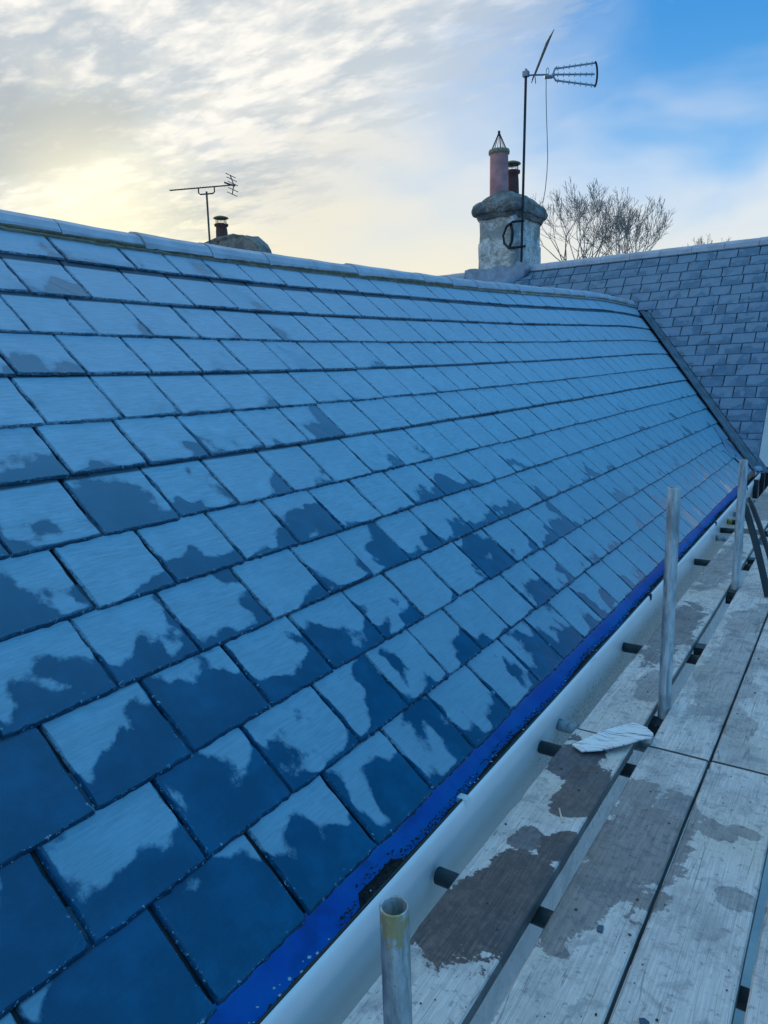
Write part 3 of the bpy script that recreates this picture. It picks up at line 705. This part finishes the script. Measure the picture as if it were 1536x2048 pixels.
pt = MB(); pt.lathe((-5.525, 12.05, 5.03), [(.150, -.01), (.176, .0), (.182, .03), (.174, .065), (.15, .07), (.13, .05), (.125, -.3)], 24); pt.build('pot_rim', M_rim, chim, smooth=True)
wg = MB()
for j in range(14):
    a = j * 2 * math.pi / 14; wg.tube([(-5.525 + .14 * math.cos(a), 12.05 + .14 * math.sin(a), 5.08), (-5.525 + .012 * math.cos(a), 12.05 + .012 * math.sin(a), 5.36)], .004 if j % 4 else .008, 5)
wg.tube([(-5.525, 12.05, 5.345), (-5.525, 12.05, 5.40)], .022, 8); wg.build('wire_guard', M_dark, chim)
def cowl(c, sc, parent, mpot, mdark):
    a = MB(); a.lathe(c, [(.135 * sc, -.2), (.125 * sc, .10), (.115 * sc, .20), (.15 * sc, .22), (.152 * sc, .26), (.12 * sc, .27), (.11 * sc, .15)], 20); a.build('chimney_pot', mpot, parent, smooth=True)
    a = MB()
    for j in range(10):
        an = j * .6283; a.tube([(c[0] + .115 * sc * math.cos(an), c[1] + .115 * sc * math.sin(an), c[2] + .25), (c[0] + .115 * sc * math.cos(an), c[1] + .115 * sc * math.sin(an), c[2] + .25 + .13 * sc)], .003 if j % 5 else .009, 4)
    for zz in (.29, .32, .35):
        a.tube([(c[0] + .115 * sc * math.cos(an), c[1] + .115 * sc * math.sin(an), c[2] + zz) for an in [k * .4189 for k in range(16)]], .0022, 3)
    a.build('cowl_cage', mdark, parent)
    a = MB(); a.lathe((c[0], c[1], c[2] + .25 + .13 * sc), [(.01, .055), (.08 * sc, .047), (.15 * sc, .02), (.165 * sc, .0), (.15 * sc, -.008), (.02, .005)], 20, (True, True)); a.build('cowl_cap', M_rim if mpot is M_pot2 else mdark, parent, smooth=True)
cowl((-5.535, 12.62, 4.62), .95, chim, M_pot2, M_dark)
# lead apron and saddle round the stack foot
ap = MB(); rings = []
for i in range(13):
    q = i / 12; x = -6.02 + 1.20 * q; dip = -.30 + .52 * math.sin(q * math.pi) ** .6 + .02 * math.sin(q * 9)
    top = Vector((x, 11.70, 3.14 + .02 * math.sin(q * 14) + (.07 if i == 10 else 0)))
    low = S2(x, (top.z - .17) / math.sin(T2) - .40 - dip); nn = Vector((0, -.74, .67))
    midp = S2(x, (3.02 - .17) / math.sin(T2) - .12)
    rings.append([top, Vector((x, 11.69, 3.07)), midp + nn * .045, low + nn * .026, low + nn * .018])
ap.quad_strip_rings(rings, False); own(ap.build('lead_apron', M_lead, smooth=True), house2)

# ---- main aerial on the chimney
def lashed(o, t): return o
aer = empty('tv_aerial', (-4.98, 11.75, 3.12)); tag(aer, 'tall aerial with fanned triple boom and tilted grid reflector strapped to the white chimney', 'aerial')
O = Vector((-4.92, 11.75, 6.04)); Dv = Vector((.80, .60, 0)); Pv = Vector((-.6, .8, 0)); Zv = Vector((0, 0, 1))
a = MB(); a.tube([(-4.98, 11.75, 3.08), (-4.92, 11.75, 6.07)], .022, 10); own(a.build('mast', M_dark), aer)
a = MB(); a.tube([O + Vector((-.03, 0, 0)), O + Dv * .36], .014, 8); own(a.build('boom', M_alu), aer)
a = MB(); a.box((-.045, -.04, -.03), (.045, .04, .05), Matrix.Translation(O)); a.tube([O + Vector((0, 0, .04)), O + Vector((0, 0, .085))], .02, 8); own(a.build('mast_clamp', M_alu), aer)
a = MB(); a.tube([O + Dv * .30 - Zv * .035, O + Dv * .42 - Zv * .03, O + Dv * .46 + Zv * .01], .032, 8)
a.tube([O + Dv * .44, O + Dv * .47 + Zv * .08, O + Dv * .50 + Zv * .11], .015, 6); a.tube([O + Dv * .44, O + Dv * .46 - Zv * .05, O + Dv * .49 - Zv * .085], .015, 6)
lp = [O + Dv * (.355 + .022 * math.cos(k * .63)) + Zv * (.05 + .055 * math.sin(k * .63)) + Pv * .01 for k in range(11)]; a.tube(lp, .006, 5)
own(a.build('dipole_box', M_alu), aer)
for hs, he in ((.085, .165), (0, .0), (-.085, -.165)):
    a = MB(); p0 = O + Dv * .47 + Zv * hs; p1 = O + Dv * 1.12 + Zv * he; a.tube([p0, p1], .0145, 6)
    for k in range(7):
        c = p0.lerp(p1, .08 + k * .142); dd = (Pv * .7 + Zv * .62 + Dv * .28).normalized(); a.tube([c - dd * .085, c + dd * .085], .008, 4)
    own(a.build('director_boom', M_alu), aer)
a = MB(); a.tube([O + Dv * (1.12 + .045 * math.cos(k * R(18))) + Zv * (.185 * math.sin(k * R(18))) for k in range(-5, 6)], .017, 6); own(a.build('end_strip', M_dark), aer)
a = MB(); q0 = O + Dv * .13 - Zv * .03; q1 = O + Dv * .385 + Zv * .56
for k in range(9):
    s = (k / 8 - .5) * .44; taper = 1 - .0 * k; a.tube([q0 + Pv * s * .55, q1 + Pv * s], .0045, 4)
for k in range(12):
    c = q0.lerp(q1, k / 11); wdt = .44 * (.55 + .45 * k / 11) / 2; a.tube([c - Pv * wdt, c + Pv * wdt], .0045, 4)
a.tube([q0, q1], .010, 5); a.tube([q0 + Dv * .02, q0 - Zv * .10 + Dv * .03], .007, 4); a.tube([q0, q0 - Zv * .09 - Dv * .04], .007, 4)
own(a.build('reflector_grid', M_dark), aer)
a = MB(); pts = [O + Dv * .33 - Zv * .06]
for z, dx_ in ((5.75, .005), (5.45, .015), (5.15, .03), (4.8, .045), (4.55, .035), (4.3, .01), (4.1, -.03)): pts.append(Vector((O.x + Dv.x * .33 + dx_, O.y + .19, z)))
a.tube(pts, .0065, 5); own(a.build('cable', M_cable), aer)
a = MB(); yb_ = 11.66
a.tube([(-4.93, 11.74, 3.83), (-5.10, 11.66, 3.82), (-5.21, yb_, 3.76), (-5.27, yb_, 3.62), (-5.25, yb_, 3.50), (-5.17, yb_, 3.41), (-4.90, 11.74, 3.42)], .019, 7)
a.tube([(-5.15, 11.70, 3.80), (-5.11, 11.68, 3.66), (-5.13, 11.70, 3.52), (-5.17, 11.69, 3.44)], .026, 6)
own(a.build('wall_bracket', M_dark), aer)
a = MB(); a.tube([(-5.06, 11.72, 3.62), (-5.04, 12.2, 3.575), (-5.045, 12.85, 3.60)], .004, 4); own(a.build('lashing_wire', M_alu), aer)

# ---- third roof beyond left: stack with cowl and yagi aerial
far = empty('house', (-13, 14, -5.2)); tag(far, 'farther house showing only its squat lichened chimney above the near ridge', 'house')
a = MB(); a.box((-16, 11, -5.2), (-10.6, 17, 1.2)); own(a.build('wall', M_wall), far)
a = MB(); a.v = [(-16.2, 10.6, 1.1), (-10.4, 10.6, 1.1), (-10.4, 14, 3.6), (-16.2, 14, 3.6), (-16.2, 17.4, 1.1), (-10.4, 17.4, 1.1)]; a.f = [(0, 1, 2, 3), (3, 2, 5, 4), (1, 5, 2), (0, 3, 4)]; own(a.build('roof', M_felt), far)
a = MB(); out = [(398, 560), (396, 492), (404, 485), (420, 476), (436, 470), (452, 466), (470, 461), (482, 463), (492, 467), (499, 464), (507, 469), (516, 480), (521, 492), (523, 520), (524, 560)]
rings = []; rgf = random.Random(6)
for dpt, sc in ((12.40, .88), (12.43, .95), (12.55, .97), (12.7, .96), (12.83, .94), (12.87, .85)):
    ring = []
    for k, (qx, qy) in enumerate(out):
        xr = -1.0596 + (qx - 415) * .001267; zr = .2621 + (485 - qy) * .00074 - .000175 * (qx - 415)
        X_, Z_ = xr * 12.4, 1.33 + zr * 12.4; X_ = -12.35 + (X_ + 12.35) * sc; Z_ = 4.2 + (Z_ - 4.2) * (sc if Z_ > 4.2 else 1)
        ring.append((X_ + rgf.uniform(-.03, .03), dpt + rgf.uniform(-.03, .03), max(Z_, 3.2) + rgf.uniform(-.025, .025)))
    rings.append(ring)
a.quad_strip_rings(rings, True, (True, True)); fc = own(a.build('chimney', M_farst), far)
cowl((-12.80, 12.55, 4.70), 1.08, fc, M_pot2, M_dark)
ag = empty('tv_aerial', (-12.66, 12, 4.2)); tag(ag, 'slim horizontal rooftop aerial on a thin leaning pole beside the far chimney cowl', 'aerial')
mt = Vector((-12.63, 12, 5.55))
a = MB(); a.tube([(-12.70, 12.05, 4.1), mt], .022, 8); own(a.build('mast', M_alud), ag)
b0 = Vector((-13.48, 11.69, 5.652)); b1 = Vector((-12.03, 12.3, 5.652)); bd = (b1 - b0).normalized(); bp_ = Vector((-bd.y, bd.x, 0))
a = MB(); a.tube([b0, b1], .014, 6)
for k in range(18): c = b0.lerp(b1, .01 + k * .048); a.tube([c - bp_ * .06 + Zv * .0, c + bp_ * .06], .006, 4)
a.tube([b1 - bd * .25 + Zv * .07, b1 - bd * .1 + Zv * .01, b1 - bd * .0 - Zv * .02], .02, 5)
own(a.build('boom', M_alud), ag)
a = MB(); cc = mt + Vector((0, 0, -.05)); a.tube([cc - bd * .19 + Zv * .14, cc - bd * .19 + Zv * .03, cc - bd * .15, cc + bd * .15, cc + bd * .19 + Zv * .03, cc + bd * .19 + Zv * .14], .016, 6); own(a.build('cradle', M_alud), ag)
a = MB(); e = b1 - bd * .05
a.tube([e + Zv * .21 - bd * .05, e + bd * .02, e - Zv * .20 - bd * .03], .013, 5)
for z, s in ((.20, -.04), (.12, -.02), (.03, 0), (-.1, 0), (-.19, -.03)): c = e + Zv * z + bd * s; a.tube([c - bp_ * .14 - bd * .06 + Zv * .02, c + bp_ * .14 + bd * .06 - Zv * .02], .009, 4)
own(a.build('reflector', M_alud), ag)

# ------------------------------------------------------------------ bare trees
def tree(base, fork, limb, spread, seed, label, depth=6, nlimb=8, grp='bare winter trees beyond the roof'):
    rg = random.Random(seed); root = empty('bare_tree', base); tag(root, label, 'tree', grp)
    tr = MB(); tw = MB(); B = Vector(base)
    segs = [0]
    def seg(mb, p, q, r0, r1, n):
        mb.tube([p, q], r0, n, False, r1)
    def grow(p, dr, ln, r, lev):
        n = 3; q = p
        for i in range(n):
            dr = (dr + Vector((rg.gauss(0, .10), rg.gauss(0, .10), rg.gauss(.07, .06)))).normalized()
            q2 = q + dr * ln / n; r = max(r, .0065); r1 = max(.0048, r * (1 - .14))
            seg(tr if lev < 2 else tw, q, q2, r, r1, 6 if lev < 2 else 3); q = q2; r = r1; segs[0] += 1
            if lev >= 2 and lev < depth and lev > 3 and rg.random() < .8:
                ax = dr.orthogonal().normalized(); ax.rotate(Matrix.Rotation(rg.random() * 6.28, 3, dr)); nd = (dr + ax * rg.uniform(.35, .8)).normalized()
                grow(q, nd, ln * rg.uniform(.5, .75), r * .55, lev + 1 + (lev > 3))
        if lev < depth:
            nk = nlimb if lev == 0 else 3 if lev < 3 else 2
            for k in range(nk):
                ax = dr.orthogonal().normalized(); ax.rotate(Matrix.Rotation(rg.random() * 1.2 + k * (6.28 / nk), 3, dr))
                nd = (dr + ax * rg.uniform(.45, .85) * spread).normalized(); grow(q, nd, ln * rg.uniform(.60, .80), r * .70, lev + 1)
    F = B + Vector((.1, 0, fork)); tr.tube([B, B + Vector((.12, .1, fork * .5)), F], .17, 8, False, .10)
    for k in range(nlimb):
        an = k * 2.4 + rg.random(); tl = (.25 + .75 * (k + .5) / nlimb) * spread
        grow(F, Vector((math.cos(an) * tl, math.sin(an) * tl, 1)).normalized(), limb * rg.uniform(.85, 1.15), .055, 1)
    own(tr.build('trunk', M_bark), root); own(tw.build('twigs', M_bark), root)
tree((-10.3, 30, -5.2), 9.7, 1.32, .95, 11, 'widest and tallest bare tree, its twigs fanning just right of the white chimney')
tree((-8.5, 30.5, -5.2), 9.5, 1.08, .7, 8, 'smaller bare tree behind the roof ridge, right of the wide one')
tree((-6.6, 38, -5.2), 10.0, .85, 1.2, 31, 'lowest bare tree, only its top twigs showing over the right part of the ridge')

# ------------------------------------------------------------------ scaffold
sca = empty('scaffold', (-.57, 2.9, -5.2)); tag(sca, 'galvanised tube scaffold with three upright poles rising between the boards and the gutter', 'scaffold')
def hollow(name, c0, c1, m, r=.02415, label=None):
    c0, c1 = Vector(c0), Vector(c1); t = (c1 - c0).normalized(); a_ = t.orthogonal().normalized(); b_ = t.cross(a_); n = 28; rings = []
    for c, rr in ((c0, r), (c1 - t * .0015, r), (c1, r - .0012), (c1, r - .0030), (c1 - t * .0015, r - .0042), (c1 - t * .5, r - .0042)):
        rings.append([c + a_ * rr * math.cos(2 * math.pi * j / n) + b_ * rr * math.sin(2 * math.pi * j / n) for j in range(n)])
    mb = MB(); mb.quad_strip_rings(rings); o = own(mb.build(name, m, smooth=True), sca)
    if label: o['label'] = label
    return o
hollow('standard', (-.570, .85, -5.2), (-.566, .835, .492), M_tubeF, label='shortest upright, open end with yellow paint smear, nearest to us')
hollow('standard', (-.577, 2.885, -5.2), (-.566, 2.80, .892), M_tubeM, label='tallest upright with red paint mark near its top')
hollow('standard', (-.572, 4.78, -5.2), (-.566, 4.70, .785), M_tube, label='farthest upright, greyer, with black strips leaning on it')
TR = [(1.553, -.906, M_tubed), (2.373, -.922, M_tubed), (2.575, -.923, M_tube), (3.532, -.930, M_tubed), (5.445, -.941, M_tubed), (6.32, -.940, M_tube), (6.65, -.952, M_tubed), (7.05, -.955, M_tubed), (7.45, -.96, M_tube), (8.3, -.97, M_tube), (-.2, -.9, M_tube)]
for y, x, m in TR:
    mb = MB(); sk_ = .0
    c0 = Vector((.75, y + .015, -.0635)); c1 = Vector((x + .004, y, -.0635)); t = (c1 - c0).normalized(); n = 20; rings = []
    a_ = Vector((0, 0, 1)); b_ = t.cross(a_)
    for c, rr in ((c0, .0242), (c1 - t * .002, .0242), (c1, .022), (c1, .020), (c1 - t * .2, .0195)):
        rings.append([c + a_ * rr * math.cos(2 * math.pi * j / n) + b_ * rr * math.sin(2 * math.pi * j / n) for j in range(n)])
    mb.quad_strip_rings(rings); own(mb.build('transom', m, smooth=True), sca)
a = MB(); a.tube([(-.955 + .010, 7.05, -.0635), (-.955 + .045, 7.05, -.0635)], .0252, 16); o = own(a.build('yellow_band', M_tubey), sca)
for y in (4.66, 5.55, 3.62):
    a = MB(); a.tube([(-.60, y, -.05), (-.52, y, -.05)], .03, 10); a.box((-.6, y - .035, -.08), (-.55, y + .035, -.02)); own(a.build('coupler', M_tubed), sca)
for y in (2.84, 4.75, .80):
    a = MB(); a.box((-.61, y - .11, -.10), (-.54, y - .035, -.045)); a.tube([(-.58, y - .13, -.052), (-.58, y - .05, -.052)], .011, 6); own(a.build('coupler', M_dark), sca)
a = MB(); a.tube([(-.66, -1.4, -.112), (-.66, 9.2, -.112)], .0242, 12); own(a.build('ledger', M_tube), sca)
a = MB(); a.tube([(.68, -1.4, -.112), (.68, 9.2, -.112)], .0242, 12); own(a.build('ledger', M_tube), sca)

def board(xl, xr, y0, y1, zt, label, seed, tilt=0, yaw=0):
    rg = random.Random(seed); n = max(8, int((y1 - y0) / .06)); rings = []
    for i in range(n + 1):
        y = y0 + (y1 - y0) * i / n
        e1 = noise.noise(Vector((y * 2.3, seed, 0))) * .0022 + noise.noise(Vector((y * 17, seed, 1))) * .0012
        e2 = noise.noise(Vector((y * 2.3, seed, 5))) * .0022 + noise.noise(Vector((y * 17, seed, 6))) * .0012
        if noise.noise(Vector((y * 6, seed, 9))) > .42: e1 += .006
        z = zt + noise.noise(Vector((y * .8, seed, 3))) * .002 + tilt * (y - y0)
        a_, b_ = xl + e1 + yaw * (y - y0), xr + e2 + yaw * (y - y0); c = .004
        rings.append([(a_, y, z - .037), (b_, y, z - .037), (b_, y, z - c), (b_ - c, y, z), ((a_ + b_) / 2, y, z + .0006), (a_ + c, y, z), (a_, y, z - c)])
    mb = MB(); mb.quad_strip_rings(rings, True, (True, True)); o = mb.build('scaffold_board', M_board)
    tag(o, label, 'scaffold board', 'boards laid on the scaffold'); return o
JY = 2.462
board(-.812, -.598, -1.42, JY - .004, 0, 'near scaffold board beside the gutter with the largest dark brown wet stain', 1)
board(-.806, -.60, JY + .006, 6.36, 0, 'scaffold board along the gutter, beyond the pale offcut, with dark damp areas', 2)
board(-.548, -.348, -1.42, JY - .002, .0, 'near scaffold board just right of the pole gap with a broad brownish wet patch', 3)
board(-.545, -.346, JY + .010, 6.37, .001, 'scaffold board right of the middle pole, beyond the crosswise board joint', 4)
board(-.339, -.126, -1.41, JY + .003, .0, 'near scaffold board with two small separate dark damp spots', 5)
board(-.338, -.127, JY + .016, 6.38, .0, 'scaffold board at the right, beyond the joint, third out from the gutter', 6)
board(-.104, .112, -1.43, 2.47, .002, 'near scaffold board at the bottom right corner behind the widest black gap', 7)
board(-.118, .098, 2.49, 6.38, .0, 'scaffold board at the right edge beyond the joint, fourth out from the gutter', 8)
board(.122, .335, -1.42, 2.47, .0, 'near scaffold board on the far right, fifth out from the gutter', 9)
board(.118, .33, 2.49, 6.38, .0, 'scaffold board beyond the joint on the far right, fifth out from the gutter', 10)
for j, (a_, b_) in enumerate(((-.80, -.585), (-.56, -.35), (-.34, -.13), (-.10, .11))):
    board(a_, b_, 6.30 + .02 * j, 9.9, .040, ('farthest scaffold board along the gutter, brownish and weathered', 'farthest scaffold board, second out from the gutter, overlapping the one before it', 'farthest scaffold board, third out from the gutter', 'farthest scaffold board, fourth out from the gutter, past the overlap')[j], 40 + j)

# ------------------------------------------------------------------ loose things on the boards
# pale pointed offcut, propped on the board ends
oc = [(-.775, 2.315), (-.73, 2.285), (-.67, 2.318), (-.60, 2.39), (-.555, 2.452), (-.540, 2.462), (-.532, 2.478), (-.540, 2.505), (-.575, 2.55), (-.628, 2.575), (-.70, 2.46)]
mb = MB(); cpt = Vector((-.65, 2.43, 0))
def oz(x, y): return .008 + .035 * max(0, (x + .775)) / .24 * .5 + .006 * math.sin((y - 2.3) * 12)
mb.quad_strip_rings([[(x, y, oz(x, y)) for x, y in oc], [(x, y, oz(x, y) + .005) for x, y in oc]], True, (True, True))
tag(mb.build('slate_offcut', M_offcut), 'pale pointed offcut with dark scratches lying across the board joint', 'offcut')
mb = MB(); mb.box((-.0025, -.035, 0), (.0025, .035, .003), Matrix.Translation((-.668, 1.905, .003)) @ Matrix.Rotation(R(28), 4, 'Z')); tag(mb.build('wood_splinter', simple('pale_splinter', (.55, .48, .36), .8)), 'thin pale wood splinter on the dry part of the board nearest the gutter', 'splinter')
# scattered crumbs
rng = random.Random(77); cr = MB()
for _ in range(700):
    x = rng.uniform(-.80, .1); y = .6 + 5.2 * rng.random() ** 1.4
    if -.60 < x < -.545 or -.35 < x < -.337 or -.128 < x < -.10: continue
    pebble(cr, (x, y, .0018), rng.choice((.001, .0014, .0018, .0022, .004)) * rng.uniform(.7, 1.3), rng, .5)
tag(cr.build('slate_crumbs', M_moss), 'dark slate crumbs and grit scattered over the scaffold boards', 'debris', kind='stuff')
def chip(cx, cy, r, seed, label):
    rg = random.Random(seed); n = 7; p = [(cx + r * rg.uniform(.5, 1.2) * math.cos(k * .9), cy + r * 1.3 * rg.uniform(.5, 1.2) * math.sin(k * .9)) for k in range(n)]
    m_ = MB(); m_.quad_strip_rings([[(x, y, .0015) for x, y in p], [(x, y, .006) for x, y in p]], True, (True, True)); tag(m_.build('slate_chip', M_slate2), label, 'slate chip', 'slate chips on the boards')
chip(-.345 + .07, 1.31, .014, 1, 'larger bluish slate chip low on the board with two damp spots')
chip(-.35 + .215, 1.28, .014, 2, 'slate chip near the right edge of the board with two damp spots')
chip(-.43, 1.52, .012, 3, 'slate chip inside the brownish wet patch right of the pole gap')
# black folded strips leaning on the far pole
st = empty('folded_strip', (-.42, 4.3, 0)); tag(st, 'black folded plastic strips leaning against the farthest upright pole', 'strip')
for k, (p0, p1, wd, lb) in enumerate((((-.575, 4.85, .52), (-.37, 4.52, .012), .040, 0), ((-.545, 4.88, .53), (-.315, 4.60, .012), .030, 1))):
    p0, p1 = Vector(p0), Vector(p1); dr = (p1 - p0); side = Vector((.75, .45, .1)).normalized() * wd; nrm = dr.cross(side).normalized() * .008; rings = []
    for i in range(9):
        q = i / 8; c = p0 + dr * q + Vector((0, 0, .03 * math.sin(q * 3.14))); ww = 1 if q > .12 else .5 + q * 4
        rings.append([c - side * .5 * ww, c + side * .1 * ww + nrm, c + side * .5 * ww, c + side * .5 * ww - nrm * .6, c - side * .5 * ww - nrm * .6])
    m_ = MB(); m_.quad_strip_rings(rings, True, (True, True)); own(m_.build('strip_leaf', M_black), st)
# short dark tube lying at the right edge
a = MB(); a.tube([(-.40, 5.55, .03), (-.10, 5.62, .03)], .03, 14); a.tube([(-.36, 5.32, .026), (-.06, 5.34, .026)], .026, 12)
tag(a.build('tube_fittings', M_tubed), 'dark short tube fittings lying on the boards at the right edge', 'tube fitting')
